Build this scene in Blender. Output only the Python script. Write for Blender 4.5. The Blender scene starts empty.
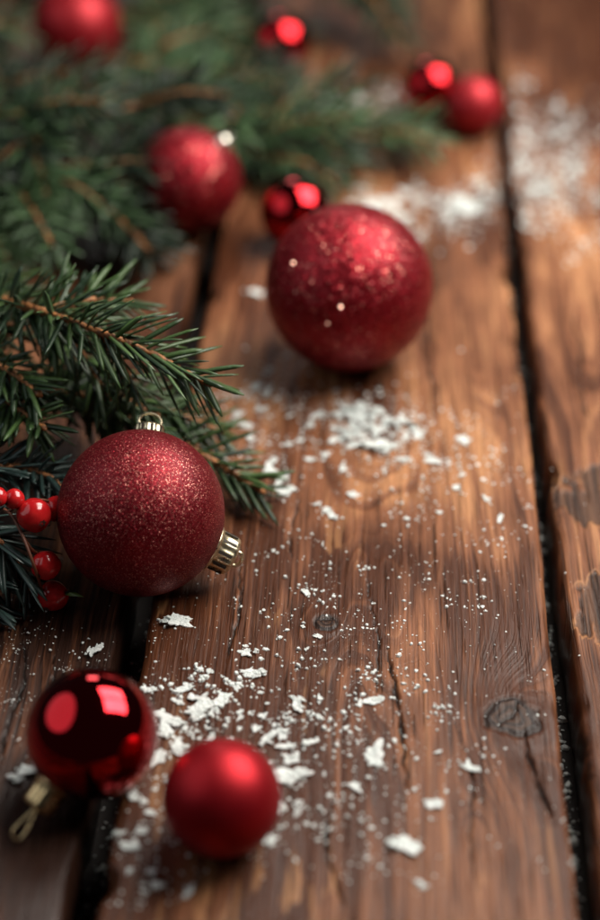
import bpy, bmesh, math, random
import numpy as np
from mathutils import Vector, Matrix, noise as mnoise

scene = bpy.context.scene
COL = scene.collection
R = math.radians

# ------------------------------------------------------------------ camera
FPX, CX, CY = 1700.0, 300.0, 460.0            # focal length and centre in photo pixels (600 x 920)
PITCH, YAW, CAM_H = R(35.5), R(2.7), 0.388
cd = bpy.data.cameras.new('camera')
cam = bpy.data.objects.new('camera', cd); COL.objects.link(cam)
cam.location = (0, 0, CAM_H)
cam.rotation_euler = (math.pi/2 - PITCH, 0, YAW)
cd.sensor_fit = 'VERTICAL'; cd.sensor_height = 36.0; cd.lens = 36.0*FPX/920.0
cd.clip_start = 0.01; cd.clip_end = 50
cd.dof.use_dof = True; cd.dof.focus_distance = 0.585; cd.dof.aperture_fstop = 3.6
cd.dof.aperture_blades = 0
scene.camera = cam
CAMM = Matrix.Translation(cam.location) @ cam.rotation_euler.to_matrix().to_4x4()

def P(px, py, h=0.0):
    """point at height h seen at photo pixel (px, py)"""
    d = CAMM.to_3x3() @ Vector(((px-CX)/FPX, (CY-py)/FPX, -1.0))
    return cam.location + d*((h-CAM_H)/d.z)
def depth(p): return -(CAMM.inverted() @ p).z

# ------------------------------------------------------------------ world and lamps
w = bpy.data.worlds.new('World'); scene.world = w; w.use_nodes = True
bg = w.node_tree.nodes['Background']
bg.inputs[0].default_value = (0.80, 0.88, 1.0, 1); bg.inputs[1].default_value = 0.017
def lamp(name, loc, target, sx, sy, power, col):
    l = bpy.data.lights.new(name, 'AREA'); l.shape = 'RECTANGLE'; l.size = sx; l.size_y = sy
    l.energy = power; l.color = col
    o = bpy.data.objects.new(name, l); COL.objects.link(o); o.location = loc
    o.rotation_euler = (Vector(target)-Vector(loc)).to_track_quat('-Z', 'Y').to_euler()
    return o
KEY_LOC = Vector((0.38, 0.78, 0.64))
for i_ in (-1, 1):                                    # the window is two panes side by side
    k_ = lamp('key_window_lamp', KEY_LOC, (0.13, 0.67, 0), 0.33, 0.56, 6.0, (1.0, 0.94, 0.87)); k_.data.spread = R(150)
    k_.location = KEY_LOC + k_.rotation_euler.to_matrix() @ Vector((0.185*i_, 0, 0))
lamp('left_window_lamp', (-0.66, 0.44, 0.56), (0, 0.56, 0), 1.0, 0.75, 1.7, (0.95, 0.97, 1.0)).data.shape = 'ELLIPSE'
lamp('back_sheen_lamp', (-0.35, 3.0, 1.15), (0.0, 0.6, 0), 0.5, 0.4, 4.0, (1.0, 0.93, 0.88))  # added lamp, no window there: gives the far boards their sheen
scene.view_settings.view_transform = 'Standard'; scene.view_settings.look = 'None'
scene.view_settings.exposure = 0; scene.view_settings.gamma = 1
scene.render.engine = 'CYCLES'
scene.cycles.use_denoising = True
scene.cycles.max_bounces = 8
scene.cycles.sample_clamp_indirect = 6
scene.render.film_transparent = False

# ------------------------------------------------------------------ helpers
def link(o, parent=None):
    COL.objects.link(o)
    if parent is not None: o.parent = parent
    return o
def tag(o, label, cat=None, group=None, kind=None):
    if label: o['label'] = label
    if cat: o['category'] = cat
    if group: o['group'] = group
    if kind: o['kind'] = kind
    return o
def empty(name, loc):
    o = bpy.data.objects.new(name, None); o.empty_display_size = 0.01
    COL.objects.link(o); o.location = loc
    return o
def mesh_obj(name, verts, faces, mat, parent=None, smooth=True, off=None):
    me = bpy.data.meshes.new(name)
    v = np.asarray(verts, dtype=float)
    if off is not None: v = v - np.asarray(off)
    me.from_pydata(v.tolist(), [], [list(map(int, f)) for f in faces]); me.update()
    if smooth: me.polygons.foreach_set('use_smooth', [True]*len(me.polygons))
    if mat: me.materials.append(mat)
    return link(bpy.data.objects.new(name, me), parent)

class NT:
    def __init__(s, name):
        s.mat = bpy.data.materials.new(name); s.mat.use_nodes = True
        s.t = s.mat.node_tree; s.b = s.t.nodes['Principled BSDF']
    def n(s, typ): return s.t.nodes.new(typ)
    def put(s, sock, v):
        if isinstance(v, bpy.types.NodeSocket): s.t.links.new(v, sock)
        elif v is not None:
            if isinstance(v, (tuple, list)) and len(v) == 3 and len(getattr(sock, 'default_value', ())) == 4: v = (*v, 1)
            sock.default_value = v
    def m(s, op, a, b=None, c=None, clamp=False):
        x = s.n('ShaderNodeMath'); x.operation = op; x.use_clamp = clamp
        for i, v in enumerate((a, b, c)): s.put(x.inputs[i], v)
        return x.outputs[0]
    def add(s, a, b): return s.m('ADD', a, b)
    def sub(s, a, b): return s.m('SUBTRACT', a, b)
    def mul(s, a, b): return s.m('MULTIPLY', a, b)
    def div(s, a, b): return s.m('DIVIDE', a, b)
    def sq(s, a): return s.m('MULTIPLY', a, a)
    def step(s, v, lo, hi, a=0.0, b=1.0):
        x = s.n('ShaderNodeMapRange'); x.interpolation_type = 'SMOOTHSTEP'
        s.put(x.inputs[0], v)
        for i, q in enumerate((lo, hi, a, b)): s.put(x.inputs[1+i], q)
        return x.outputs[0]
    def lin(s, v, lo, hi, a=0.0, b=1.0):
        x = s.n('ShaderNodeMapRange'); s.put(x.inputs[0], v)
        for i, q in enumerate((lo, hi, a, b)): s.put(x.inputs[1+i], q)
        return x.outputs[0]
    def vec(s, x, y, z):
        c = s.n('ShaderNodeCombineXYZ')
        for i, v in enumerate((x, y, z)): s.put(c.inputs[i], v)
        return c.outputs[0]
    def xyz(s, v):
        c = s.n('ShaderNodeSeparateXYZ'); s.put(c.inputs[0], v); return c.outputs
    def coord(s, which='Object'): return s.n('ShaderNodeTexCoord').outputs[which]
    def noise(s, v, scale=1.0, detail=3.0, rough=0.55, color=False):
        x = s.n('ShaderNodeTexNoise'); s.put(x.inputs['Vector'], v)
        x.inputs['Scale'].default_value = scale; x.inputs['Detail'].default_value = detail
        x.inputs['Roughness'].default_value = rough
        return x.outputs[1 if color else 0]
    def vor(s, v, scale, feature='F1'):
        x = s.n('ShaderNodeTexVoronoi'); x.feature = feature; s.put(x.inputs['Vector'], v)
        x.inputs['Scale'].default_value = scale
        return x
    def mix(s, f, a, b, mode='MIX'):
        x = s.n('ShaderNodeMix'); x.data_type = 'RGBA'; x.blend_type = mode
        s.put(x.inputs[0], f); s.put(x.inputs[6], a); s.put(x.inputs[7], b)
        return x.outputs[2]
    def bump(s, h, strength, dist, normal=None):
        x = s.n('ShaderNodeBump'); s.put(x.inputs['Height'], h)
        x.inputs['Strength'].default_value = strength; x.inputs['Distance'].default_value = dist
        if normal is not None: s.put(x.inputs['Normal'], normal)
        return x.outputs[0]
    def set(s, **k):
        names = dict(col='Base Color', rough='Roughness', metal='Metallic', spec='Specular IOR Level', normal='Normal',
                     coat='Coat Weight', coatr='Coat Roughness', sss='Subsurface Weight', sssr='Subsurface Radius',
                     ssss='Subsurface Scale', sheen='Sheen Weight')
        for a, v in k.items(): s.put(s.b.inputs[names[a]], v)
        return s.mat

# ------------------------------------------------------------------ wood
_rng = np.random.default_rng(5)
_PERM = _rng.permutation(256); _GR = _rng.uniform(0, 2*np.pi, 256)
def pn(x, y, seed=0):
    """gradient noise, about -0.7 .. 0.7"""
    x = np.asarray(x, float); y = np.asarray(y, float)
    x0 = np.floor(x).astype(int); y0 = np.floor(y).astype(int); fx = x-x0; fy = y-y0
    def g(ix, iy, dx, dy):
        h = _PERM[(_PERM[(_PERM[(ix+seed*57) & 255]+iy) & 255]+seed*13) & 255]
        return np.cos(_GR[h])*dx+np.sin(_GR[h])*dy
    u = fx*fx*fx*(fx*(fx*6-15)+10); v = fy*fy*fy*(fy*(fy*6-15)+10)
    a = g(x0, y0, fx, fy); b = g(x0+1, y0, fx-1, fy); c = g(x0, y0+1, fx, fy-1); d = g(x0+1, y0+1, fx-1, fy-1)
    return (a+(b-a)*u)*(1-v)+(c+(d-c)*u)*v
def fbm(x, y, seed=0, oc=4, ro=0.55):
    t = 0; am = 1.0
    for k in range(oc): t = t+am*pn(x*2**k, y*2**k, seed+k*3); am *= ro
    return t
def ss(v, lo, hi):
    t = np.clip((v-lo)/(hi-lo), 0, 1); return t*t*(3-2*t)

def wood(name, seed, dark, mid, light):
    """board material: grain field, stains with painted shade, knots, cracks and broken layers come from the board's own attributes"""
    N = NT(name)
    X, Y, Z = N.xyz(N.coord())
    def at(nm):
        q = N.n('ShaderNodeAttribute'); q.attribute_name = nm; return q.outputs['Fac']
    f = at('grain'); stn_shade = at('stain_shade'); kn = at('knot'); ck = at('crack'); wn = at('worn'); we = at('worn_edge'); bare = at('bare')
    Zs = N.add(N.mul(Z, 8.0), seed*7.31)
    def nz(sx, sy, detail=3.0, rough=0.55): return N.noise(N.vec(N.mul(X, sx), N.mul(Y, sy), Zs), 1.0, detail, rough)
    band = N.noise(N.vec(N.mul(f, 120.0), N.mul(Y, 1.2), seed*3.1), 1.0, 2.0, 0.5)
    streak = N.noise(N.vec(N.mul(f, 620.0), N.mul(Y, 5.0), seed*1.7), 1.0, 4.0, 0.62)
    saw = N.m('FRACT', N.add(N.mul(f, 170.0), N.mul(band, 2.2)))
    late = N.mul(N.step(saw, 0.40, 0.92), N.step(saw, 1.0, 0.93))
    fibre = nz(1500, 42, 4, 0.65)
    saw2 = N.m('FRACT', N.add(N.mul(f, 430.0), N.mul(streak, 1.6)))
    line = N.mul(N.mul(N.step(saw2, 0.55, 0.95), N.step(saw2, 1.0, 0.95)), N.step(band, 0.62, 0.38))
    fibre2 = nz(480, 15, 4, 0.6)
    t = N.add(N.add(N.mul(N.sub(band, 0.5), 1.35), N.mul(N.sub(streak, 0.5), 0.95)), N.add(0.50, stn_shade))
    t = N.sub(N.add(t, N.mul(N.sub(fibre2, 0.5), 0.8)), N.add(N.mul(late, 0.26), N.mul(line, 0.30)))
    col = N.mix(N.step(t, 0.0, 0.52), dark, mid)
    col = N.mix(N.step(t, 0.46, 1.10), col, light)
    tone = N.lin(fibre, 0.30, 0.70, 0.45, 1.50)
    col = N.mix(1.0, col, N.vec(tone, tone, tone), 'MULTIPLY')
    pore = N.mul(N.step(nz(900, 26, 2), 0.62, 0.69), N.step(fibre2, 0.62, 0.40))
    col = N.mix(N.mul(pore, 0.8), col, (0.016, 0.009, 0.006))
    col = N.mix(N.mul(bare, N.step(fibre2, 0.38, 0.58)), col, (light[0]*1.2, light[1]*1.25, light[2]*1.2))
    col = N.mix(N.mul(we, 0.6), col, (0.50, 0.25, 0.11))
    col = N.mix(wn, col, N.mix(N.step(fibre2, 0.35, 0.72), (0.020, 0.011, 0.008), (0.105, 0.050, 0.028)))
    kring = N.m('FRACT', N.mul(kn, 2.7))
    col = N.mix(N.mul(N.step(kn, 1.9, 1.0), 0.5), col, (dark[0], dark[1], dark[2]))
    kc = N.mix(N.step(kring, 0.1, 0.9), (0.012, 0.006, 0.005), (0.055, 0.028, 0.017))
    col = N.mix(N.step(kn, 1.03, 0.90), col, kc)
    col = N.mix(N.mul(ck, 0.95), col, (0.008, 0.005, 0.004))
    h = N.add(N.mul(streak, 0.35), N.mul(fibre, 0.32))
    h = N.sub(N.add(h, N.mul(fibre2, 0.5)), N.add(N.add(N.mul(late, 0.12), N.mul(line, 0.25)), N.mul(pore, 0.9)))
    rough = N.lin(N.add(N.mul(fibre, 0.7), N.mul(stn_shade, 0.2)), 0.15, 0.55, 0.27, 0.56)
    return N.set(col=col, rough=rough, spec=0.20, normal=N.bump(h, 0.60, 0.0012))

def plank(parent, x0, x1, mat, seed, xc, yc, slope, knots=(), cracks=(), worn=(), stain_shade=0.25, left_shade=0.0, far=1.3, eyes=(), thick=0.026, top=0.0, fine=True, inner=None):
    """one board: rounded section with chipped edges; the top is a fine grid carved by its cracks, knots and broken layers"""
    b = 0.0022
    if fine: ys = np.concatenate([np.arange(Y0, 0.27, .006), np.arange(0.27, 0.86, .0009), np.arange(0.86, Y1, .004)])
    else: ys = np.arange(Y0, Y1, .004)
    nx = 250 if fine else 50
    aL = pn(ys*7, ys*0+seed*3.3, 1)*.0017+pn(ys*55, ys*0+seed, 2)*.0008; cL = np.maximum(0, pn(ys*38, ys*0+seed*2.1, 3)-.22)*.0085
    aR = pn(ys*7, ys*0+seed*4.7, 4)*.0017+pn(ys*55, ys*0+seed+.5, 5)*.0008; cR = np.maximum(0, pn(ys*38, ys*0+seed*1.3, 6)-.22)*.0085
    L, Rr = x0+aL+cL, x1+aR-cR
    u = np.linspace(0, 1, nx)[1:-1]
    cols = [(L+.0004, -thick+0*L), (L, -thick*.5+0*L), (L+.0003, -b*1.2-cL*.4), (L+b*.35, -b*.35-cL*.3), (L+b+cL*.5, -.0001+0*L)]
    GX = (L+b)[:, None]+((Rr-L-2*b)[:, None])*u[None, :]
    cols_r = [(Rr-b-cR*.5, -.0001+0*L), (Rr-b*.35, -b*.35-cR*.3), (Rr-.0003, -b*1.2-cR*.4), (Rr, -thick*.5+0*L), (Rr-.0004, -thick+0*L)]
    XX = np.concatenate([np.stack([c[0] for c in cols], 1), GX, np.stack([c[0] for c in cols_r], 1)], 1)
    YY = np.repeat(ys[:, None], XX.shape[1], 1)
    ZZ = np.concatenate([np.stack([c[1] for c in cols], 1), pn(GX*60, YY[:, 5:-5]*9, seed)*.0003, np.stack([c[1] for c in cols_r], 1)], 1)
    so = seed*11
    warp = pn(XX*9+so, YY*2.4, 11)*.034+fbm(XX*45, YY*9+so, 12, 3)*.0042
    D = (YY-yc)*slope+pn(XX*4, YY*6+so, 14)*.014
    f = np.sqrt((XX-xc+warp)**2+D**2+2e-6)
    kn = np.full(XX.shape, 5.0); ck = np.zeros(XX.shape); wn = np.zeros(XX.shape); we = np.zeros(XX.shape); dz = np.zeros(XX.shape)
    for (kx, ky, r, amp) in knots:
        f = f+amp*np.exp(-(((XX-kx)/(r*1.6))**2+((YY-ky)/(r*3.4))**2))
        dd = np.sqrt(((XX-kx)/r)**2+((YY-ky)/(r*1.02))**2)+fbm(XX*130, YY*130, 21, 2)*.30
        kn = np.minimum(kn, dd)
        rim = ss(dd, .84, .98)*ss(-dd, -1.14, -1.0)*ss(fbm(XX*150, YY*150, 25, 2), -.5, .1)
        rad = ss(-np.abs((XX-kx)*.55-(YY-ky)*.35+pn(XX*160, YY*160, 22)*.0035), -.0008, -.0003)*ss(-dd, -.9, -.7)
        k = np.maximum(rim, rad*.9); ck = np.maximum(ck, k)
        dz -= .0009*k
        dz += .0004*ss(-dd, -2.2, -1.1)
    for (ex, ey, sx, sy, amp) in eyes:          # flame figure: long closed growth rings
        f = f+amp*np.exp(-((XX-ex+pn(XX*30, YY*12, 71)*.006)/sx)**2-((YY-ey)/sy)**2)
    for i, (xa, ya, xb, yb, wd) in enumerate(cracks):
        t = np.clip((YY-ya)/(yb-ya), 0, 1)
        xl = xa+t*(xb-xa)+pn(YY*(17+5*(i%3))+i*5.3, YY*0+i*3.37+.5, 31)*.0060+pn(YY*190+i*9.1, YY*0+i*1.77, 32)*.0011
        tap = np.sqrt(np.maximum(4*t*(1-t), 0))*np.clip(.75+1.1*pn(YY*110, YY*0+i*1.7, 33), .12, 1.3)
        m = ss(-np.abs(XX-xl)/np.maximum(tap*wd, 1e-6), -1.0, -.45)*(tap > 0)
        ck = np.maximum(ck, m); dz -= m*wd*1.6
    for (wx, wy, rx, ry, thr) in worn:
        q = 1-((XX-wx)/rx)**2-((YY-wy)/ry)**2+fbm(XX*80, YY*45, 41, 4, .6)*1.25
        m = ss(q, thr, thr+.24)*.9; wn = np.maximum(wn, m)
        we = np.maximum(we, ss(q, thr-.12, thr)*(1-m)*.9*ss(pn(XX*70, YY*70, 45), -.1, .3))
        dz -= m*.0006
    stn_shade = fbm(XX*14+so, YY*6, 51, 4, .6)*.75-ss(fbm(XX*20+so, YY*5, 55, 4, .6), .05, .42)*stain_shade+left_shade*(XX-(x0+x1)/2)/(x1-x0)+np.clip((YY-.58)*1.0, -.28, .06)-np.clip((YY-.80)*far, 0, .5)  # random stains plus painted vignette: darker to the left, front and far end
    bare = ss(fbm(XX*95+so, YY*17, 61, 4, .65), .34, .46)*ss(pn(XX*18+so, YY*8, 65), -.1, .25)*.55
    V = np.stack([XX, YY, ZZ+dz+top], -1).reshape(-1, 3)
    ny, n = XX.shape
    i0 = (np.arange(ny-1)[:, None]*n+np.arange(n-1)[None, :]).reshape(-1)
    Q = np.stack([i0, i0+1, i0+n+1, i0+n], 1)
    j0 = np.arange(ny-1)*n
    Q = np.concatenate([Q, np.stack([j0+n-1, j0, j0+n, j0+2*n-1], 1)])
    me = bpy.data.meshes.new('plank')
    me.vertices.add(len(V)); me.vertices.foreach_set('co', V.astype(np.float32).ravel())
    e0 = np.arange(n-1, -1, -1); e1 = (ny-1)*n+np.arange(n)
    loops = np.concatenate([Q.ravel(), e0, e1]).astype(np.int32)
    st = np.concatenate([np.arange(len(Q))*4, [len(Q)*4, len(Q)*4+n]]).astype(np.int32)
    tot = np.concatenate([np.full(len(Q), 4), [n, n]]).astype(np.int32)
    me.loops.add(len(loops)); me.loops.foreach_set('vertex_index', loops)
    me.polygons.add(len(st)); me.polygons.foreach_set('loop_start', st); me.polygons.foreach_set('loop_total', tot)
    me.update(calc_edges=True); me.validate()
    me.polygons.foreach_set('use_smooth', [True]*len(me.polygons))
    for nm, d in (('grain', f), ('stain_shade', stn_shade), ('knot', kn), ('crack', ck), ('worn', wn), ('worn_edge', we), ('bare', bare)):
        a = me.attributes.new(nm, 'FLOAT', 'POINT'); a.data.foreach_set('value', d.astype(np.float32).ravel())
    me.materials.append(mat)
    return link(bpy.data.objects.new('plank', me), parent)

table = empty('tabletop', (0, 0, 0))
tag(table, 'weathered brown plank tabletop under the baubles, fir and white flakes', 'table', kind='structure')
XML, XMR = P(141, 660).x, P(551.5, 640).x
XRL = P(570, 640).x
XLR = P(113, 660).x
PW = XMR-XML
Y0, Y1 = 0.05, 1.75
def G(px, py): p = P(px, py, 0); return p.x, p.y
k1, k2 = G(512, 718), G(326, 622)
ap = G(380, 470)
def crk(a, b, wd): (xa, ya), (xb, yb) = G(*a), G(*b); return (xa, ya, xb, yb, wd)
mid_cracks = [crk((394, 645), (413, 790), 0.0011), crk((523, 728), (560, 830), 0.0011), crk((372, 580), (380, 700), 0.0006),
              crk((243, 545), (228, 660), 0.0007), crk((455, 720), (480, 900), 0.0006), crk((300, 470), (292, 560), 0.0005),
              crk((420, 260), (435, 400), 0.0009), crk((210, 690), (190, 840), 0.0007), crk((330, 800), (338, 915), 0.0009)]
brown = dict(dark=(0.058, 0.018, 0.007), mid=(0.175, 0.067, 0.030), light=(0.375, 0.175, 0.078))
shaded_brown = dict(dark=(0.026, 0.011, 0.007), mid=(0.095, 0.036, 0.017), light=(0.23, 0.10, 0.050))  # shadow and vignette over the left boards put into a darker brown
m_mid = wood('wood_middle', 1, **brown)
m_right = wood('wood_right', 2, **brown)
m_left = wood('wood_left', 3, **shaded_brown)
rw, rw2 = G(592, 500), G(600, 610)
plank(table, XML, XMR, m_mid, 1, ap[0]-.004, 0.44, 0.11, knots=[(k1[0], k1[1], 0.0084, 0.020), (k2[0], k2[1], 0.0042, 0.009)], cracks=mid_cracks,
      stain_shade=0.34, left_shade=0.42,
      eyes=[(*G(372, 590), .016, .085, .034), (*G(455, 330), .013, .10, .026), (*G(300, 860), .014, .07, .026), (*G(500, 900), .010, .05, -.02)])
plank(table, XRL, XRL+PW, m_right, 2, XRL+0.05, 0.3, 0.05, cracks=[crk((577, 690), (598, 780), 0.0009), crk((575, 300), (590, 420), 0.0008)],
      worn=[(rw[0], rw[1], 0.018, 0.022, 0.35), (rw2[0], rw2[1], 0.012, 0.022, 0.45)], stain_shade=0.3, far=3.0, top=-0.0006, eyes=[(*G(590, 330), .014, .09, .028)])
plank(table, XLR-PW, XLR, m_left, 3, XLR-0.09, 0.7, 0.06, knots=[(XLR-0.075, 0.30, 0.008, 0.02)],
      cracks=[crk((60, 655), (40, 800), 0.0008), crk((20, 640), (5, 760), 0.0009)], stain_shade=0.36, top=-0.0008)
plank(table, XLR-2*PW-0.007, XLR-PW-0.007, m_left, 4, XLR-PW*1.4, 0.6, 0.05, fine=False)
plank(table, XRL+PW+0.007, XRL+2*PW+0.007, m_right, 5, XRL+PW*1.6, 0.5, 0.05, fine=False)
# underframe battens that close the gaps from below
Nn = NT('wood_batten'); n_ = Nn.noise(Nn.coord(), 60, 4)
m_batten = Nn.set(col=Nn.mix(n_, (0.012, 0.009, 0.008), (0.03, 0.022, 0.018)), rough=0.8)
def box(name, lo, hi, mat, parent):
    v = [(x, y, z) for x in (lo[0], hi[0]) for y in (lo[1], hi[1]) for z in (lo[2], hi[2])]
    f = [(0,1,3,2), (4,6,7,5), (0,4,5,1), (2,3,7,6), (0,2,6,4), (1,5,7,3)]
    o = mesh_obj(name, v, f, mat, parent, smooth=False)
    md = o.modifiers.new('bevel', 'BEVEL'); md.width = 0.002; md.segments = 2
    return o
box('subframe_board', (XLR-2*PW-0.02, Y0-0.01, -0.050), (XRL+2*PW+0.02, Y1+0.01, -0.0275), m_batten, table)

# ------------------------------------------------------------------ materials of the decorations
def glitter(name, cell, base, amp=0.75, rough=0.34, gold=0.975):
    N = NT(name); co = N.coord()
    v = N.vor(co, 1.0/cell); c = v.outputs['Color']
    v2 = N.vor(co, 1.0/(cell*0.55)); c2 = v2.outputs['Color']
    def off(cc, k):
        s_ = N.n('ShaderNodeVectorMath'); s_.operation = 'SUBTRACT'; N.put(s_.inputs[0], cc); s_.inputs[1].default_value = (0.5, 0.5, 0.5)
        m_ = N.n('ShaderNodeVectorMath'); m_.operation = 'SCALE'; N.put(m_.inputs[0], s_.outputs[0]); N.put(m_.inputs[3], k)
        return m_.outputs[0]
    r, g, b = N.xyz(c); r2, g2, b2 = N.xyz(c2)
    geo = N.n('ShaderNodeNewGeometry').outputs['Normal']
    wild = N.m('POWER', r, 5.0)                       # most grains lie nearly flat, a few stand up
    a1 = N.n('ShaderNodeVectorMath'); a1.operation = 'ADD'; N.put(a1.inputs[0], geo); N.put(a1.inputs[1], off(c, N.lin(wild, 0, 1, amp*0.35, amp*1.6)))
    a2 = N.n('ShaderNodeVectorMath'); a2.operation = 'ADD'; N.put(a2.inputs[0], a1.outputs[0]); N.put(a2.inputs[1], off(c2, amp*0.4))
    nn = N.n('ShaderNodeVectorMath'); nn.operation = 'NORMALIZE'; N.put(nn.inputs[0], a2.outputs[0])
    sp = N.step(b2, gold, gold+0.002)
    tone = N.lin(g2, 0, 1, 0.5, 1.4)
    col = N.mix(1.0, base, N.vec(tone, tone, tone), 'MULTIPLY')
    col = N.mix(sp, col, (0.92, 0.42, 0.33))
    metal = N.m('MAXIMUM', N.step(r2, 0.35, 0.4, 0.25, 0.85), sp)
    return N.set(col=col, rough=N.lin(g, 0, 1, rough*0.7, rough*1.5), metal=metal, spec=0.4, normal=nn.outputs[0])
M = {}
M['glitter_fine'] = glitter('red_fine_glitter', 0.00032, (0.15, 0.005, 0.010), 0.75, 0.40, 0.966)
M['glitter_coarse'] = glitter('red_coarse_glitter', 0.00085, (0.23, 0.007, 0.014), 0.85, 0.34, 0.982)
def satin(name, base, rough, metal, bumpy=0.0):
    N = NT(name); co = N.coord()
    n1 = N.noise(co, 90, 3); n2 = N.noise(co, 2600, 2)
    r = N.add(N.lin(n1, 0.3, 0.7, rough*0.88, rough*1.12), N.mul(N.sub(n2, 0.5), 0.06))
    return N.set(col=base, rough=r, metal=metal, spec=0.45, normal=N.bump(n2, 0.05+bumpy, 0.0002))
M['matte'] = satin('red_satin_lacquer', (0.33, 0.007, 0.013), 0.46, 0.72)
M['frost'] = satin('red_frosted_lacquer', (0.32, 0.012, 0.018), 0.46, 0.55, 0.1)
N = NT('red_mirror_glass'); co = N.coord()
M['gloss'] = N.set(col=(0.46, 0.007, 0.014), rough=N.lin(N.noise(co, 150, 4), 0.35, 0.75, 0.035, 0.085), metal=1.0,
                   normal=N.bump(N.noise(co, 55, 2), 0.03, 0.001), coat=0.25, coatr=0.03)
N = NT('gold_metal'); co = N.coord()
M['gold'] = N.set(col=N.mix(N.noise(co, 300, 3), (0.62, 0.44, 0.20), (0.82, 0.66, 0.38)), metal=1.0, rough=N.lin(N.noise(co, 500, 3), 0.3, 0.7, 0.2, 0.42))
N = NT('silver_metal'); co = N.coord()
M['silver'] = N.set(col=N.mix(N.noise(co, 300, 3), (0.66, 0.62, 0.52), (0.85, 0.83, 0.74)), metal=1.0, rough=N.lin(N.noise(co, 500, 3), 0.3, 0.7, 0.16, 0.38))
N = NT('champagne_metal'); co = N.coord()
M['champagne'] = N.set(col=N.mix(N.noise(co, 300, 3), (0.62, 0.53, 0.33), (0.84, 0.77, 0.56)), metal=1.0, rough=N.lin(N.noise(co, 500, 3), 0.3, 0.7, 0.22, 0.42))
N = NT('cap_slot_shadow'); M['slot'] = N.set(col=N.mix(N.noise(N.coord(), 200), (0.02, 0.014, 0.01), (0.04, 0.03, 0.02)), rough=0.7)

# ------------------------------------------------------------------ baubles
def sphere_mesh(name, r, seed, wob=0.0015, seg=96, rings=64):
    V, F = [(0, 0, -r)], []
    for i in range(1, rings):
        th = math.pi*i/rings
        for j in range(seg):
            ph = 2*math.pi*j/seg
            d = Vector((math.sin(th)*math.cos(ph), math.sin(th)*math.sin(ph), -math.cos(th)))
            V.append(tuple(d*r*(1+wob*mnoise.noise(d*1.6+Vector((seed, 0, 0))))))
    V.append((0, 0, r))
    for j in range(seg): F.append((0, 1+(j+1) % seg, 1+j))
    for i in range(rings-2):
        for j in range(seg):
            a = 1+i*seg; F.append((a+j, a+(j+1) % seg, a+seg+(j+1) % seg, a+seg+j))
    a = 1+(rings-2)*seg
    for j in range(seg): F.append((a+j, a+(j+1) % seg, len(V)-1))
    return V, F
def tube(pts, rad, seg=10, closed=False):
    pts = [Vector(p) for p in pts]; n = len(pts); V, F = [], []
    t0 = (pts[1]-pts[0]).normalized()
    N0 = t0.orthogonal().normalized()
    for i in range(n):
        if closed: t = (pts[(i+1) % n]-pts[i-1]).normalized()
        else: t = (pts[min(i+1, n-1)]-pts[max(i-1, 0)]).normalized()
        N0 = (N0 - t*N0.dot(t)).normalized(); B = t.cross(N0)
        r = rad[i] if hasattr(rad, '__len__') else rad
        for j in range(seg):
            a = 2*math.pi*j/seg
            V.append(tuple(pts[i]+(N0*math.cos(a)+B*math.sin(a))*r))
    for i in range(n if closed else n-1):
        for j in range(seg):
            a, b = i*seg, ((i+1) % n)*seg
            F.append((a+j, a+(j+1) % seg, b+(j+1) % seg, b+j))
    if not closed:
        F.append(tuple(range(seg-1, -1, -1))); F.append(tuple((n-1)*seg+j for j in range(seg)))
    return V, F
def frame_to(d):
    return Vector(d).normalized().to_track_quat('Z', 'Y').to_matrix()
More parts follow.
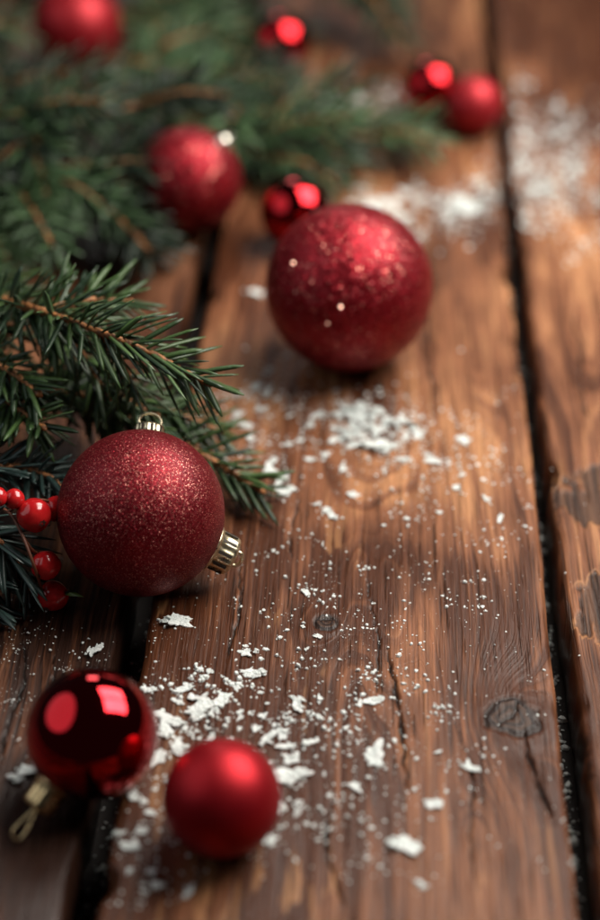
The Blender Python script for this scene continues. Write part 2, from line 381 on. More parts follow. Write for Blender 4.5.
def add_cap(root, ball_r, d, cr, ch, mat, loop='ring', slots=False, spin=0.0, lq=0.62, dome=False):
    """fluted metal cap with its wire loop, standing out from the ball along d"""
    Rm = frame_to(d); seg = 96
    base = ball_r*math.sqrt(max(0, 1-(cr*1.05/ball_r)**2)) - 0.0005
    prof = [(1.10, 0.0), (1.12, 0.05), (1.07, 0.12), (1.0, 0.18), (0.985, 0.5), (0.97, 0.82), (0.93, 0.93), (0.82, 1.0), (0.4, 1.03), (0.02, 1.035)]
    if dome: prof = [(1.05, 0.0), (1.02, .25), (.97, .5), (.88, .72), (.74, .9), (.56, 1.03), (.36, 1.12), (.16, 1.16), (.02, 1.17)]
    V, F = [], []
    for i, (pr, pz) in enumerate(prof):
        for j in range(seg):
            a = 2*math.pi*j/seg
            fl = 1.0 - (0.055*(0.5+0.5*math.cos(14*a)) if 2 < i < 7 and not dome else 0.0)
            V.append(tuple(Rm @ Vector((cr*pr*fl*math.cos(a), cr*pr*fl*math.sin(a), base+ch*pz))))
    for i in range(len(prof)-1):
        for j in range(seg): F.append((i*seg+j, i*seg+(j+1) % seg, (i+1)*seg+(j+1) % seg, (i+1)*seg+j))
    F.append(tuple((len(prof)-1)*seg+j for j in range(seg)))
    cap = mesh_obj('cap', V, F, mat, root)
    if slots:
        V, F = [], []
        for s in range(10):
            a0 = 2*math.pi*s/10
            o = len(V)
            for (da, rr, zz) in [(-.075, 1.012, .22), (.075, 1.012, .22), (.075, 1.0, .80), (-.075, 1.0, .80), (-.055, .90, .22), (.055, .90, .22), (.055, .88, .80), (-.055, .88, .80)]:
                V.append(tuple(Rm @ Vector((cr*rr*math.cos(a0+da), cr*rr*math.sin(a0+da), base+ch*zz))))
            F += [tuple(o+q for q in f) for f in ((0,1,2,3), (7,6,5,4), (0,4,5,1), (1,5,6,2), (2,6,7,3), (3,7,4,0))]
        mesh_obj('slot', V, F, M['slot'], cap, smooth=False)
    z0 = base+ch*1.0
    pts = []
    if loop == 'ring':
        q = cr*lq
        for k in range(28):
            a = 2*math.pi*k/28
            pts.append((q*1.15*math.cos(a), 0, z0+q*0.55+q*.85*math.sin(a)))
        rad = cr*0.10
    else:                                            # bent wire hanger: narrow at the cap, wide at its end
        ctrl = [(-.12, .0), (-.45, .8), (-.72, 1.55), (-.55, 1.95), (0, 2.05), (.55, 1.95), (.72, 1.55), (.45, .8), (.12, .0)]
        P3 = [Vector((x*cr, 0, z0+z*cr)) for x, z in ctrl]
        pts = [tuple(p) for p in spline(P3, 5, closed=True)]
        rad = cr*0.085
    sp = Matrix.Rotation(spin, 3, 'Z')
    V, F = tube([Rm @ (sp @ Vector(p)) for p in pts], rad, 8, closed=True)
    mesh_obj('hanging_loop', V, F, mat, cap)
    return cap
def spline(pts, n, closed=False):
    pts = [Vector(p) for p in pts]; out = []; m = len(pts)
    for i in range(m if closed else m-1):
        if closed: p0, p1, p2, p3 = pts[i-1], pts[i], pts[(i+1) % m], pts[(i+2) % m]
        else: p0, p1, p2, p3 = pts[max(i-1, 0)], pts[i], pts[i+1], pts[min(i+2, m-1)]
        for k in range(n):
            t = k/n
            out.append(0.5*((2*p1)+(p2-p0)*t+(2*p0-5*p1+4*p2-p3)*t*t+(3*p1-p0-3*p2+p3)*t**3))
    if not closed: out.append(pts[-1].copy())
    return out

BALLS = []
def bauble(px, py, rpx, mat, label, seed, lift=0.0, name='bauble', sizegroup=None):
    r = 0.03
    for _ in range(30):
        c = P(px, py, r+lift); r = rpx*depth(c)/FPX*0.997
    c = P(px, py, r+lift)
    root = empty(name, (c.x, c.y, lift)); tag(root, label, 'bauble', sizegroup)
    V, F = sphere_mesh('ball', r, seed)
    # parts live in the frame of the ball centre
    o = mesh_obj('ball', V, F, mat, root); o.location = (0, 0, r)
    o.rotation_euler = (seed*1.3, seed*0.7, seed*2.1)
    BALLS.append((c, r))
    return root, c, r
class Sub:  # parent shim: parts built round the ball centre
    pass
def cap_at(root, c, r, d, cr, ch, mat, **k):
    cap = add_cap(root, r, d, cr, ch, mat, **k)
    cap.location = (0, 0, r)
    return cap

b1, c1, r1 = bauble(141, 513, 84, M['glitter_fine'], 'fine red glitter bauble beside the red berries, sharp in focus', 1)
upd = (P(146, 414, 0.066) - c1)
up = CAMM.to_3x3() @ Vector((0.06, 0.93, -0.36))
cap_at(b1, c1, r1, up, 0.0056, 0.0046, M['champagne'], spin=0.25, slots=True, lq=.62)['label'] = 'pale gold cap on top of the ball'
dr = CAMM.to_3x3() @ Vector((0.88, -0.44, -0.20))
cap_at(b1, c1, r1, dr, 0.0074, 0.0086, M['champagne'], slots=True, spin=1.3, lq=.32)['label'] = 'pale gold cap low on the right side'
b2, c2, r2 = bauble(92, 734, 66.5, M['gloss'], 'shiny mirror red bauble with gold cap and wire hanger lying in front', 2)
d2 = P(45, 797, 0.0085)-c2
cap_at(b2, c2, r2, d2, 0.0052, 0.0085, M['gold'], loop='wire', spin=0.5)
b3, c3, r3 = bauble(222, 798, 59.5, M['matte'], 'small satin red bauble without visible cap, nearest the front edge', 3)
b4, c4, r4 = bauble(349, 288, 84, M['glitter_coarse'], 'large coarse glitter red bauble alone on the middle plank', 4)
b5, c5, r5 = bauble(296, 213, 36, M['gloss'], 'small shiny dark red bauble tucked behind the large glitter bauble', 5)
b6, c6, r6 = bauble(189, 180, 53, M['glitter_coarse'], 'blurred frosted red bauble lying among the far fir branches with bright cap', 6)
d6 = CAMM.to_3x3() @ Vector((0.66, 0.62, 0.42))
cap_at(b6, c6, r6, d6, 0.0042, 0.0045, M['silver'], dome=True, lq=.4)
b7, c7, r7 = bauble(77, 26, 44, M['frost'], 'blurred red bauble at the top left, half sunk in fir needles', 7)
b8, c8, r8 = bauble(281, 44, 31, M['gloss'], 'small shiny red bauble far back under the top fir branch', 8)
b9, c9, r9 = bauble(431, 88, 29, M['gloss'], 'shiny dark red bauble of the touching far pair, the left one', 9)
b10, c10, r10 = bauble(474, 105, 29, M['frost'], 'satin red bauble of the touching far pair, beside the plank gap', 10)

# three loose glitter grains on the large bauble that catch the window
def grain_on(root, c, r, px, py, rad):
    o = cam.location; d = (P(px, py, 0)-o).normalized(); oc = o-c
    b_ = oc.dot(d); t = -b_-math.sqrt(b_*b_-oc.length_squared+r*r); p = o+d*t
    n = ((o-p).normalized()+(KEY_LOC-p).normalized()).normalized(); Rm = frame_to(n); p = p+(p-c).normalized()*rad*.45
    V = [tuple(p-c+Rm @ Vector((rad*math.cos(k*math.pi/3), rad*math.sin(k*math.pi/3), z))) for z in (0, -rad*.5) for k in range(6)]
    F = [tuple(range(6)), tuple(range(11, 5, -1))]+[((k+1) % 6, k, k+6, (k+1) % 6+6) for k in range(6)]
    g = mesh_obj('glitter_grain', V, F, M['grain'], root, smooth=False); g.location = (0, 0, r)
N = NT('glitter_grain'); M['grain'] = N.set(col=N.mix(N.noise(N.coord(), 500), (0.95, 0.50, 0.38), (0.95, 0.60, 0.48)), metal=1.0, rough=0.22)
for q in ((294, 263, .00055), (341, 306.5, .0006), (328, 323, .0006)): grain_on(b4, c4, r4, *q)

# ------------------------------------------------------------------ fir
def needle_mat(name, lo, hi, under):
    N = NT(name); co = N.coord()
    at = N.n('ShaderNodeAttribute'); at.attribute_name = 'tint'; tv = at.outputs['Fac']
    col = N.mix(tv, lo, hi)
    n = N.noise(co, 420, 3)
    col = N.mix(N.step(n, 0.62, 0.75, 0.0, 0.25), col, under)
    geo = N.n('ShaderNodeAttribute'); geo.attribute_name = 'under'
    col = N.mix(N.mul(geo.outputs['Fac'], 0.55), col, under)
    return N.set(col=col, rough=N.lin(n, 0.3, 0.7, 0.32, 0.5), spec=0.5)
M['needle'] = needle_mat('fir_needle', (0.008, 0.026, 0.010), (0.058, 0.112, 0.030), (0.11, 0.18, 0.14))
M['needle_far'] = needle_mat('fir_needle_far', (0.003, 0.012, 0.005), (0.085, 0.165, 0.065), (0.11, 0.17, 0.14))
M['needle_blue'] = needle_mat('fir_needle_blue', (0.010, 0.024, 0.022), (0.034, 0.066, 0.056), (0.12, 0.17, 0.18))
N = NT('fir_bark'); co = N.coord(); nb = N.noise(co, 700, 4)
M['bark'] = N.set(col=N.mix(N.step(nb, 0.3, 0.7), (0.11, 0.042, 0.015), (0.50, 0.20, 0.060)), rough=0.6, normal=N.bump(nb, 0.6, 0.0006))

def needle_arrays(pts, rs, spacing, length, width, alpha=(38, 66), skip=0.0, floor=0.0010, seg=5, both=True, bald=0.6, tone=None):
    """flat tapering needles round a twig; returns verts, faces, tint per vert, underside per vert"""
    prof = np.array([0.45, 0.95, 1.0, 0.86, 0.22]); ts = np.array([0, .16, .5, .82, 1.0])
    if seg == 4: prof = np.array([0.5, 1.0, 0.9, 0.2]); ts = np.array([0, .25, .75, 1.0])
    ns = len(prof)
    V, F, T, U = [], [], [], []
    L = [0.0]
    for a, b in zip(pts, pts[1:]): L.append(L[-1]+(b-a).length)
    total = L[-1]; s = 0.0; i = 0
    Nn = (pts[1]-pts[0]).orthogonal().normalized()
    az = rs.uniform(0, 6.28)
    while s < total:
        while i < len(L)-2 and L[i+1] < s: i += 1
        u = (s-L[i])/max(1e-9, L[i+1]-L[i]); p = pts[i].lerp(pts[i+1], min(1, u))
        t = (pts[min(i+2, len(pts)-1)]-pts[max(i-1, 0)]).normalized()
        upv = Vector((0, 0, 1)); side = t.cross(upv)
        side = side.normalized() if side.length > 0.05 else t.orthogonal().normalized()
        up2 = side.cross(t).normalized()
        az += 2.399
        end = s/total
        a = az + rs.gauss(0, .25)
        if math.sin(a) > .45 and rs.random() < bald: s += spacing*.5; continue
        rad = side*math.cos(a) + up2*math.sin(a)*(0.95 if math.sin(a) > 0 else 0.75)
        al = R(rs.uniform(*alpha))*(1.0 - 0.22*max(0, end-0.75)/0.25)
        d = (t*math.cos(al)+rad*math.sin(al)).normalized()
        ln = length*rs.uniform(.72, 1.1)*(1.0-0.25*max(0, end-0.85)/0.15)*(0.85+0.15*abs(math.cos(a)))
        wd = width*rs.uniform(.8, 1.15)
        W = d.cross(up2 + side*rs.gauss(0, .35))
        W = W.normalized() if W.length > .05 else d.orthogonal().normalized()
        H = W.cross(d).normalized()
        curl = t*rs.uniform(0.05, .34) + Vector((0, 0, rs.uniform(-.16, .10)))
        tint = rs.random() if tone is None else min(1, max(0, tone+rs.uniform(-.22, .22))); base = len(V)
        for k in range(ns):
            q = ts[k]
            c = p + d*(ln*q) + curl*(ln*q*q*0.55)
            hw = wd*0.5*prof[k]; th = hw*0.42
            for vv, und in ((c+W*hw, 0), (c+H*th, 0), (c-W*hw, 0), (c-H*th, 1)):
                if vv.z < floor: vv = Vector((vv.x, vv.y, floor+0.15*abs(vv.z-floor)+0.0006*(und == 0)))
                V.append(tuple(vv)); T.append(tint); U.append(und)
        for k in range(ns-1):
            for j in range(4):
                a0, b0 = base+k*4, base+(k+1)*4
                F.append((a0+j, a0+(j+1) % 4, b0+(j+1) % 4, b0+j))
        F.append((base+(ns-1)*4, base+(ns-1)*4+1, base+(ns-1)*4+2, base+(ns-1)*4+3))
        s += spacing*rs.uniform(.6, 1.4)
    return V, F, T, U
def needle_obj(name, arr, mat, parent, off):
    V, F, T, U = arr
    o = mesh_obj(name, V, F, mat, parent, smooth=True, off=off)
    for nm, dat in (('tint', T), ('under', U)):
        at = o.data.attributes.new(nm, 'FLOAT', 'POINT'); at.data.foreach_set('value', [float(x) for x in dat])
    return o
def twig_tube(pts, r0, r1, rs):
    n = len(pts)
    rad = []
    for i in range(n):
        q = i/(n-1); r = r0+(r1-r0)*q
        rad.append(r*(1+0.28*rs.uniform(-1, 1)))
    rad[-1] = r1*1.35 if n > 1 else r1
    V, F = tube(pts, rad, 8)
    # terminal bud and leaf-scar bumps
    o = len(V); t = (pts[-1]-pts[-3]).normalized()
    bv, bf = tube([pts[-1], pts[-1]+t*r1*1.2, pts[-1]+t*r1*2.6, pts[-1]+t*r1*3.6], [r1*1.2, r1*1.75, r1*1.2, r1*.2], 8)
    V += bv; F += [tuple(x+o for x in f) for f in bf]
    return V, F
def fir_branch(ctrl, label, seed, r0=0.0017, r1=0.0009, nlen=0.021, nwid=0.0023, spacing=0.00074, bald=0.3, twigs=(), mat='needle', seg=5, auto=0, group=None, cat='fir branch', tl=(0.05, 0.09), alpha=(38, 66), varied=False):
    rs = random.Random(seed)
    pts = spline([P(*c) for c in ctrl], 9)
    root = empty('fir_branch', tuple(pts[0])); tag(root, label, cat, group)
    off = pts[0]
    V, F = twig_tube(pts, r0, r1, rs); mesh_obj('stem', V, F, M['bark'], root, off=off)
    needle_obj('needles', needle_arrays(pts, rs, spacing, nlen, nwid, seg=seg, alpha=alpha, bald=bald, tone=(rs.random()**1.6 if varied else None)), M[mat], root, off)
    lists = [spline([P(*c) for c in tw], 7) for tw in twigs]
    for k in range(auto):
        q = 0.12+0.78*(k+0.5)/auto + rs.uniform(-.04, .04); i = int(q*(len(pts)-2)); p = pts[i]
        t = (pts[i+1]-pts[i]).normalized(); sd = t.cross(Vector((0, 0, 1))).normalized()*(1 if k % 2 else -1)
        ln = rs.uniform(*tl)*(1.12-0.55*q)
        d = (t*rs.uniform(.55, .85)+sd*rs.uniform(.6, .9)+Vector((0, 0, rs.uniform(-.15, .30)))).normalized()
        e = p+d*ln; e.z = max(e.z, 0.006); md = p+d*ln*.5+Vector((0, 0, .004)); md.z = max(md.z, .006)
        lists.append(spline([p, md, e], 6))
    for tp in lists:
        V, F = twig_tube(tp, r0*.75, r1*.9, rs); tw = mesh_obj('twig', V, F, M['bark'], root, off=off)
        needle_obj('needles', needle_arrays(tp, rs, spacing, nlen*.92, nwid, seg=seg, alpha=alpha, bald=bald, tone=(rs.random()**1.6 if varied else None)), M[mat], tw, off)
    return root

NG = 'fir branches beside the fine glitter bauble'
fir_branch([(-150, 330, .012), (-40, 296, .052), (40, 311, .071), (97, 331, .074), (150, 353, .069), (205, 382, .060)],
           'sharp fir branch arching over the top of the fine glitter bauble, brown twig showing', 11, group=NG, nlen=.0235,
           twigs=[[(97, 331, .074), (122, 362, .060), (136, 392, .046)], [(40, 311, .071), (80, 350, .056), (105, 395, .040)], [(40, 311, .071), (85, 300, .068), (128, 302, .062)]])
fir_branch([(-170, 350, .010), (-70, 345, .046), (0, 366, .056), (36, 392, .053)],
           'short fir branch end pointing right at the left edge above the berries', 12, group=NG, nlen=.021,
           twigs=[[(-60, 346, .046), (-20, 330, .056), (30, 322, .052)]])
fir_branch([(40, 380, .020), (110, 410, .022), (190, 448, .017), (258, 489, .008)],
           'low fir branch poking out to the right from behind the fine glitter bauble', 13, group=NG, nlen=.0215,
           twigs=[[(110, 410, .022), (170, 412, .024), (218, 430, .016)]])
fir_branch([(-140, 420, .012), (-30, 400, .034), (60, 392, .034), (125, 405, .022)],
           'dark fir branch filling the space between berries and arching branch', 14, group=NG, mat='needle', nlen=.021, auto=4, tl=(.03, .05))
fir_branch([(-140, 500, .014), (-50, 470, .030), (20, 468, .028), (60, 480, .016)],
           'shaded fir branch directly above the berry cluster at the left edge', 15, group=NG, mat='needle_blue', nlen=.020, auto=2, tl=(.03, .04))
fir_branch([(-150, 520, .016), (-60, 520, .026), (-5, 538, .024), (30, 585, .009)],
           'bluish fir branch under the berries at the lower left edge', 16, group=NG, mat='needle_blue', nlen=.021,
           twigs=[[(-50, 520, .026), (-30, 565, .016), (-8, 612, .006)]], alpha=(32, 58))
fir_branch([(-160, 300, .010), (-60, 280, .030), (-20, 286, .036), (22, 298, .034)],
           'blurred fir branch tip at the left edge behind the arching branch', 17, group=NG, nlen=.0215, auto=2, tl=(.03, .04))

BG_ = 'far fir branches behind the baubles'
far = [
 ([(-90, 70, .030), (20, 105, .042), (110, 112, .045), (178, 88, .045)], 'far fir branch reaching right between the two frosted baubles', 4),
 ([(-10, 110, .05), (28, 140, .050), (50, 210, .03)], 'far fir branch with orange twig pointing down at the left', 3),
 ([(-90, 150, .03), (0, 180, .035), (80, 205, .024), (135, 220, .012)], 'low far fir branch along the front of the left fir mass', 4),
 ([(40, 170, .024), (80, 200, .026), (140, 224, .012)], 'far fir branch in front of the frosted bauble with the bright cap', 2),
 ([(190, 92, .014), (260, 112, .022), (330, 132, .018), (420, 140, .010)], 'long far fir branch stretching right behind the large glitter bauble', 6),
 ([(215, 130, .008), (260, 155, .014), (312, 165, .010)], 'short far fir branch just right of the frosted bauble with bright cap', 2),
 ([(170, -75, .03), (260, -50, .035), (330, -25, .035), (398, 0, .025)], 'far fir branch along the top edge over a small shiny bauble', 4),
 ([(115, 60, .03), (165, 66, .03), (215, 76, .018), (240, 96, .010)], 'far fir branch between the top left bauble and the small shiny one', 3),
 ([(-130, 20, .04), (-70, 40, .045), (-5, 60, .035)], 'far fir branch left of the top left bauble', 4),
 ([(-100, 125, .04), (-30, 150, .045), (20, 165, .040), (75, 172, .025)], 'far fir branch at the left edge level with the frosted bauble', 4),
 ([(-110, 205, .01), (-30, 210, .020), (40, 226, .010)], 'lowest far fir branch at the left edge, in shade', 3),
 ([(60, 95, .018), (130, 110, .020), (200, 118, .016), (262, 130, .010)], 'low dark far fir branch passing behind the frosted bauble with bright cap', 6),
 ([(110, 10, .016), (160, 22, .020), (215, 30, .016), (262, 62, .010)], 'shaded far fir branch left of the small shiny bauble at the top', 6),
 ([(-60, -90, .03), (60, -80, .035), (150, -40, .03), (215, -8, .02)], 'farthest fir branch at the top edge behind the top left bauble', 4),
]
for i, (ct, lb, au) in enumerate(far):
    fir_branch(ct, lb, 40+i, r0=.0017, r1=.0009, nlen=.027, nwid=.0026, spacing=.00105, auto=au, seg=4, bald=0.15, varied=True, group=BG_, mat='needle_far', tl=(.045, .075))

# ------------------------------------------------------------------ berries
N = NT('berry_skin'); co = N.coord()
M['berry'] = N.set(col=N.mix(N.step(N.noise(co, 260, 3), 0.3, 0.75), (0.36, 0.006, 0.009), (0.54, 0.018, 0.018)), rough=0.16, spec=0.6, sss=0.12, sssr=(.004, .001, .001), ssss=.5,
                   normal=N.bump(N.noise(co, 500, 2), 0.05, .0004))
N = NT('berry_calyx'); M['calyx'] = N.set(col=N.mix(N.noise(N.coord(), 900), (0.02, 0.010, 0.008), (0.07, 0.03, 0.02)), rough=.7)
N = NT('berry_stem'); M['stemred'] = N.set(col=N.mix(N.noise(N.coord(), 500), (0.08, 0.02, 0.012), (0.20, 0.07, 0.03)), rough=.5)
N = NT('sprig_leaf'); M['leaf'] = N.set(col=N.mix(N.noise(N.coord(), 300), (0.07, 0.13, 0.03), (0.14, 0.20, 0.05)), rough=.45)
spr = empty('berry_sprig', tuple(P(-20, 500, .026)))
tag(spr, 'sprig of glossy red berries between fir needles and the fine glitter bauble', 'berry sprig')
so = P(-20, 500, .026)
for (cc, rr) in (([(-20, 500, .026), (8, 512, .033), (22, 535, .030), (34, 566, .022), (42, 590, .010)], .00055),
                 ([(8, 512, .033), (20, 505, .036), (30, 505, .037)], .0006), ([(22, 535, .030), (32, 550, .024), (44, 556, .018)], .0006),
                 ([(-10, 505, .030), (2, 500, .036), (12, 495, .040)], .0006), ([(20, 505, .036), (40, 500, .034), (54, 503, .030)], .0006)):
    V, F = tube(spline([P(*c) for c in cc], 6), rr, 8); mesh_obj('stem', V, F, M['stemred'], spr, off=so)
for i, (px, py, rp, h) in enumerate([(34, 515, 17.5, .034), (14, 499, 10.5, .040), (56, 509, 13, .028), (46, 565.5, 15, .0185), (53, 596, 15.5, .0056), (-3, 497, 10.5, .042)]):
    c = P(px, py, h); r = rp*depth(c)/FPX
    if c.z < r: c = P(px, py, r)
    V, F = sphere_mesh('berry', r, i*3.3, 0.05, 40, 28)
    be = mesh_obj('berry', V, F, M['berry'], spr); be.location = c-so
    rs = random.Random(i); d = (CAMM.to_3x3() @ Vector((rs.uniform(-.7, .7), rs.uniform(-.9, -.2), .55))).normalized(); Rm = frame_to(d)
    V, F = [], []
    for k in range(12):
        a = k*math.pi/6; q = r*(.16 if k % 2 else .26); V.append(tuple(Rm @ Vector((q*math.cos(a), q*math.sin(a), r*(1.03 if k % 2 == 0 else 1.0)))))
    V.append(tuple(Rm @ Vector((0, 0, r*1.01))))
    V.append(tuple(Rm @ Vector((0, 0, r*.93))))
    for k in range(12): F += [(k, (k+1) % 12, 12), ((k+1) % 12, k, 13)]
    mesh_obj('calyx', V, F, M['calyx'], be, smooth=False)
lf = [P(62, 594, .006), P(70, 593, .010), P(84, 597, .007)]
a, b, c = lf
V = [a, b+Vector((0, .0016, .0004)), c, b+Vector((0, -.0016, 0)), b+Vector((0, 0, -.0008))]
mesh_obj('leaf', [tuple(v) for v in V], [(0, 3, 4), (3, 2, 4), (2, 1, 4), (1, 0, 4), (0, 1, 2, 3)], M['leaf'], spr, off=so)

# ------------------------------------------------------------------ white flakes
N = NT('flake_white'); co = N.coord(); n1 = N.noise(co, 3.0, 4); n2 = N.noise(co, 14.0, 3)
oi = N.n('ShaderNodeObjectInfo').outputs['Random']
fc = N.mix(N.step(n1, 0.35, 0.7), (0.60, 0.66, 0.63), (0.80, 0.83, 0.80))
fc = N.mix(N.mul(oi, 0.35), fc, (0.70, 0.76, 0.73))
M['flake'] = N.set(col=fc, rough=0.55, spec=0.4, sss=0.25, sssr=(1, 1, 1), ssss=0.0012, normal=N.bump(n2, 0.35, 0.05))

def flake_mesh(seed):
    """thin ragged shaving of unit width: cornered outline, slightly curled, crumpled top"""
    rs = random.Random(seed*17+5)
    el = rs.uniform(.38, .9); n = 18; th = rs.uniform(.030, .060)
    nc = rs.choice((4, 5, 5, 6, 7)); ca = sorted(rs.uniform(0, 6.28) for _ in range(nc)); cr = [rs.uniform(.62, 1.15) for _ in range(nc)]
    cx, cy = rs.uniform(-.25, .25), rs.uniform(-.25, .25); cu, cv = rs.uniform(-.28, .28), rs.uniform(-.2, .2)
    jag = [rs.uniform(-.11, .11) for _ in range(n)]
    cp = [(cr[k]*math.cos(ca[k]), cr[k]*math.sin(ca[k])) for k in range(nc)]
    def rad(i, n=18):                            # distance to the polygon edge in direction a
        a = 2*math.pi*i/n; d = (math.cos(a), math.sin(a)); best = .35
        for k in range(nc):
            (x1, y1), (x2, y2) = cp[k], cp[(k+1) % nc]
            ex, ey = x2-x1, y2-y1; den = d[0]*ey-d[1]*ex
            if abs(den) < 1e-6: continue
            t = (x1*ey-y1*ex)/den; u = (x1*d[1]-y1*d[0])/den
            if t > 0 and -1e-6 <= u <= 1+1e-6: best = max(best, t)
        return .5*max(.3, min(1.15, best))
    V, F = [], []
    def shard(ox, oy, oz, sc, rot, n=30, thk=th):
        o = len(V); c_, s_ = math.cos(rot), math.sin(rot); e = seed*3.1+ox*9
        tx, ty = rs.uniform(-.25, .25), rs.uniform(-.25, .25)
        for (q0, z) in ((.97, 0.0), (1.0, .5), (.96, 1.0), (.6, 1.0), (.25, 1.0)):
            for i in range(n):
                a = 2*math.pi*i/n; d = Vector((math.cos(a)*1.7, math.sin(a)*1.7, e))
                q = rad(i*18/n)*q0*sc*(1+.42*mnoise.noise(d)+.30*mnoise.noise(d*3.3)+.18*mnoise.noise(d*8)); x, y = q*math.cos(a), q*math.sin(a)*el
                zz = oz+z*thk*sc+max(0, tx*x+ty*y)+(thk*.7*mnoise.noise(Vector((x*9, y*9, e))) if z > .6 else 0)
                V.append((ox+x*c_-y*s_, oy+x*s_+y*c_, max(0, zz)))
        V.append((ox, oy, oz+thk*sc)); V.append((ox, oy, oz))
        for k in range(4):
            for i in range(n): F.append((o+k*n+i, o+k*n+(i+1) % n, o+(k+1)*n+(i+1) % n, o+(k+1)*n+i))
        for i in range(n): F.extend([(o+4*n+i, o+4*n+(i+1) % n, o+5*n), (o+(i+1) % n, o+i, o+5*n+1)])
    shard(0, 0, 0, 1.0, 0)
    if seed % 2:
        for k in range(rs.choice((2, 3, 4, 5))):
            a = rs.uniform(0, 6.28); q = rs.uniform(.2, .5)
            shard(q*math.cos(a), q*math.sin(a)*el, th*rs.uniform(0, .9), rs.uniform(.25, .55), rs.uniform(0, 6.28), 20)
    me = bpy.data.meshes.new('snow_flake'); me.from_pydata(V, [], F); me.update(); me.materials.append(M['flake'])
    return me, V, F
VAR = [flake_mesh(i) for i in range(28)]
rs = random.Random(77)
PLACED = []
def clear(p, margin=0.002):
    for c, r in BALLS:
        if (Vector((p.x, p.y))-Vector((c.x, c.y))).length < r*0.55+margin: return False
    return True
def on_gap(x): return (XLR-.0005 < x < XML+.0015) or (XMR-.0015 < x < XRL+.0005)
NF = [0]
def flake(px, py, wpx, label, group=None, h=0.0, rot=None, var=None, thick=1.0, tilt=.07):
    p = P(px, py, h)
    s = 1.12*wpx*depth(p)/FPX
    if on_gap(p.x) and h == 0 and s < .007: p.z = -.0272; p = P(px, py, -.0272)
    v = VAR[rs.randrange(len(VAR)) if var is None else var]
    o = bpy.data.objects.new('snow_flake', v[0]); COL.objects.link(o)
    o.location = (p.x, p.y, p.z+0.0002); o.scale = (s, s, s*thick)
    o.rotation_euler = (rs.gauss(0, tilt), rs.gauss(0, tilt), rs.uniform(0, 6.28) if rot is None else rot)
    tag(o, label, 'snow flake', group); NF[0] += 1; PLACED.append((p.x, p.y, s))
    return o
# single flakes that can be told apart
for args in [
    (95, 650, 22, 'pale flake alone on the left plank above the shiny mirror bauble'),
    (178, 622, 30, 'flat white flake beside the plank gap below the fine glitter bauble'),
    (247, 652, 20, 'small white flake just right of the flat flake under the gold cap'),
    (252, 674, 24, 'slanted pointed white flake midway between fine glitter and satin baubles'),
    (298, 704, 26, 'ragged white flake right of the front drift, near the middle plank centre'),
    (371, 703, 26, 'ragged white flake left of the dark crack in the middle plank'),
    (374, 757, 36, 'long white flake lying beside the dark crack near the front'),
    (432, 803, 27, 'thick oblong white flake right of the crack in the front'),
    (470, 769, 20, 'crumbly white flake below the large dark knot'),
    (356, 786, 26, 'lumpy white flake left of the thick oblong flake'),
    (404, 846, 34, 'wide crumbly flake on the front of the middle plank'),
    (421, 885, 16, 'last white flake at the front edge of the middle plank'),
    (256, 293, 24, 'blurred flake alone left of the large glitter bauble'),
    (45, 255, 24, 'blurred pale flake alone on the left plank behind the fir tip'),
    (464, 440, 26, 'oblong flake right of the heaped flakes, nearest the right plank gap'),
    (500, 518, 15, 'white flake near the gap on the dark staining of the middle plank'),
    (352, 495, 18, 'small thick flake just in front of the heaped flakes'),
    (290, 760, 22, 'white flake right behind the satin bauble shoulder'),
]:
    flake(*args)
# front drift between the baubles
GF = 'flakes of the front drift'; LF = 'white flake in the loose drift around the satin and shiny baubles'
for (px, py, w) in [(175, 720, 40), (195, 716, 34), (205, 702, 28), (222, 700, 30), (165, 732, 32), (150, 748, 26), (160, 758, 30), (140, 765, 24), (188, 690, 20),
                    (152, 690, 18), (175, 745, 28), (140, 715, 16), (285, 778, 38), (300, 776, 24), (255, 728, 18), (265, 740, 22), (280, 735, 16),
                    (290, 745, 22), (308, 742, 20), (262, 716, 14), (240, 720, 14), (132, 850, 24), (150, 872, 16), (142, 830, 18), (120, 832, 14), (100, 868, 14),
                    (156, 885, 18), (190, 892, 18), (270, 842, 16), (282, 806, 14), (300, 805, 12), (135, 795, 18), (150, 812, 14), (27, 772, 26), (14, 778, 18), (130, 872, 14), (212, 672, 12), (238, 690, 12), (250, 760, 12)]:
    if clear(P(px, py), .001): flake(px+rs.uniform(-2, 2), py+rs.uniform(-2, 2), w, LF, GF)
for _ in range(66):
    px, py = rs.gauss(248, 72), rs.gauss(738, 48)
    if clear(P(px, py)) and 130 < px < 430: flake(px, py, 5+9*rs.random()**2, LF, GF)
# heap in the middle
GH = 'flakes heaped before the large glitter bauble'; LH = 'white flake of the heap in front of the large glitter bauble'
for _ in range(56):
    a = rs.uniform(0, 6.28); q = rs.random()**.6
    px, py = 375+46*q*math.cos(a)+10*q*math.sin(a), 430+24*q*math.sin(a)
    flake(px, py, rs.uniform(9, 21), LH, GH, h=.0035*max(0, 1-q)*rs.random(), tilt=.3)
GS = 'flakes scattered left of the heap'; LS = 'white flake scattered between the heap and the low fir branch'
for (px, py, w) in [(255, 388, 26), (240, 395, 18), (268, 392, 18), (245, 425, 22), (250, 440, 16), (270, 470, 24), (280, 482, 26), (288, 492, 22), (275, 460, 16), (238, 415, 16), (262, 410, 16),
                    (300, 440, 16), (318, 415, 22), (312, 425, 16), (330, 442, 22), (325, 455, 16), (342, 470, 14), (310, 460, 14), (290, 445, 14), (327, 512, 18), (333, 517, 14), (316, 505, 12),
                    (432, 461, 22), (402, 460, 18), (457, 488, 16), (462, 475, 10), (428, 455, 12), (486, 500, 12)]:
    flake(px, py, w*.9, LS if px < 350 else 'white flake scattered right of the heap on the middle plank', GS if px < 350 else 'flakes scattered right of the heap')
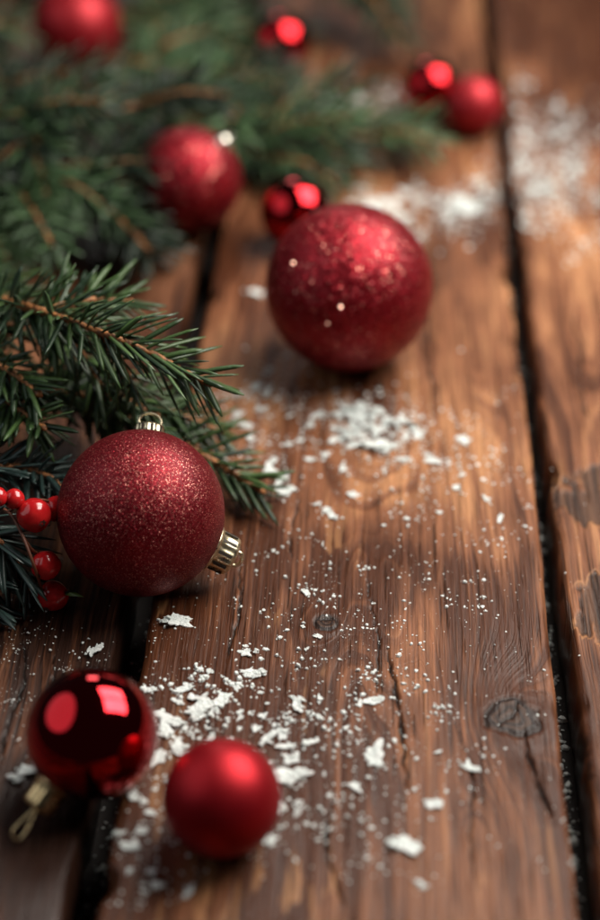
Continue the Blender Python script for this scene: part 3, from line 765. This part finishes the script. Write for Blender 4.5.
# fine ones round the heap and down the board
GM = 'small flakes dotted along the middle plank'; LM = 'tiny white flake dotted on the bare grain of the middle plank'
for _ in range(16):
    px, py = rs.uniform(250, 530), rs.uniform(500, 860)
    flake(px, py, 4+6*rs.random()**2, LM, GM)
# blurred drift in the distance
GB = 'far flakes behind the large glitter bauble'; LB = 'blurred white flake in the far drift behind the large glitter bauble'
for (cx, cy, sx, sy, n) in [(385, 208, 26, 12, 20), (466, 205, 22, 14, 20), (330, 103, 20, 7, 10)]:
    for _ in range(n): flake(rs.gauss(cx, sx*.6), rs.gauss(cy, sy*.6), rs.uniform(10, 22), LB, GB, tilt=.25)
GR = 'far flakes on the right plank'; LR = 'blurred white flake on the far part of the right plank'
for (cx, cy, sx, sy, n) in [(540, 130, 26, 22, 14), (545, 180, 24, 22, 14), (535, 215, 20, 12, 6)]:
    for _ in range(n):
        px = max(515, rs.gauss(cx, sx*.7)); flake(px, rs.gauss(cy, sy*.7), rs.uniform(6, 15), LR, GR)
print('flakes', NF[0])
# dust and crumbs too many to count
V, F = [], []
def crumb(p, s):
    o = len(V); n = 5; a0 = rs.uniform(0, 6.28); z = s*rs.uniform(.12, .4); e = rs.uniform(.5, 1)
    ca, sa = math.cos(a0), math.sin(a0)
    for k in range(n):
        a = 2*math.pi*k/n; q = s*.5*rs.uniform(.6, 1.2); x, y = q*math.cos(a), q*math.sin(a)*e
        V.append((p.x+x*ca-y*sa, p.y+x*sa+y*ca, p.z+.0001))
    for k in range(n): V.append((p.x+(V[o+k][0]-p.x)*.6, p.y+(V[o+k][1]-p.y)*.6, p.z+z))
    for k in range(n): F.append((o+k, o+(k+1) % n, o+n+(k+1) % n, o+n+k))
    F.append(tuple(o+n+k for k in range(n))); F.append(tuple(o+n-1-k for k in range(n)))
def dust(cx, cy, sx, sy, n, lo, hi):
    for _ in range(n):
        px, py = rs.gauss(cx, sx), rs.gauss(cy, sy); p = P(px, py)
        if not clear(p, 0): continue
        if on_gap(p.x): p = P(px, py, -.0273)
        crumb(p, (lo+(hi-lo)*rs.random()**3)*depth(p)/FPX)
def drift(cx, cy, sx, sy, n, lo, hi, k=26):          # clumped: powder gathers round random centres
    cs = [(rs.gauss(cx, sx), rs.gauss(cy, sy), rs.uniform(4, 16)) for _ in range(k)]
    for _ in range(n):
        x, y, q = rs.choice(cs); px, py = rs.gauss(x, q), rs.gauss(y, q*.75); p = P(px, py)
        if not clear(p, 0): continue
        if on_gap(p.x): p = P(px, py, -.0273)
        crumb(p, (lo+(hi-lo)*rs.random()**3)*depth(p)/FPX)
drift(238, 735, 76, 50, 1150, .8, 9, 60)
dust(235, 735, 80, 55, 450, .8, 5)
drift(375, 430, 46, 24, 450, 1.0, 6, 26)
dust(375, 430, 60, 32, 260, 1.0, 6)
drift(272, 440, 28, 45, 380, 1.0, 6, 26)
drift(375, 610, 110, 100, 800, .8, 6, 70)
dust(350, 620, 120, 120, 600, 0.8, 3.2)
drift(400, 800, 80, 60, 330, 0.9, 5, 20)
drift(60, 670, 50, 40, 420, 0.8, 3.6, 22)
drift(150, 860, 40, 30, 160, 1, 6, 12)
drift(460, 205, 70, 18, 750, 2, 7, 24)
drift(552, 165, 36, 42, 950, 2, 7, 40)
drift(335, 105, 30, 9, 400, 2, 8, 8)
drift(470, 470, 60, 50, 260, 1.0, 5, 22)
for (x, y, s_) in list(PLACED):                         # crumbs shed round the larger flakes
    if s_ > .005:
        for _ in range(5):
            p = Vector((rs.gauss(x, s_*.55), rs.gauss(y, s_*.55), 0))
            if clear(p, 0) and not on_gap(p.x): crumb(p, s_*rs.uniform(.05, .22))
for _ in range(320):    # bits fallen into the gaps
    py = rs.uniform(80, 910); x = rs.uniform(XMR+.0008, XRL-.0008); p0 = P(555, py); crumb(Vector((x, p0.y, -.0273)), .0006+.0045*rs.random()**2)
for _ in range(110):
    py = rs.uniform(600, 910); x = rs.uniform(XLR+.0008, XML-.0008); p0 = P(110, py); crumb(Vector((x, p0.y, -.0273)), rs.uniform(.0006, .0026))
cr_ = mesh_obj('snow_crumbs', V, F, M['flake'], smooth=False)
tag(cr_, 'fine white dust and crumbs strewn over the planks and in the gaps', 'crumbs', kind='stuff')
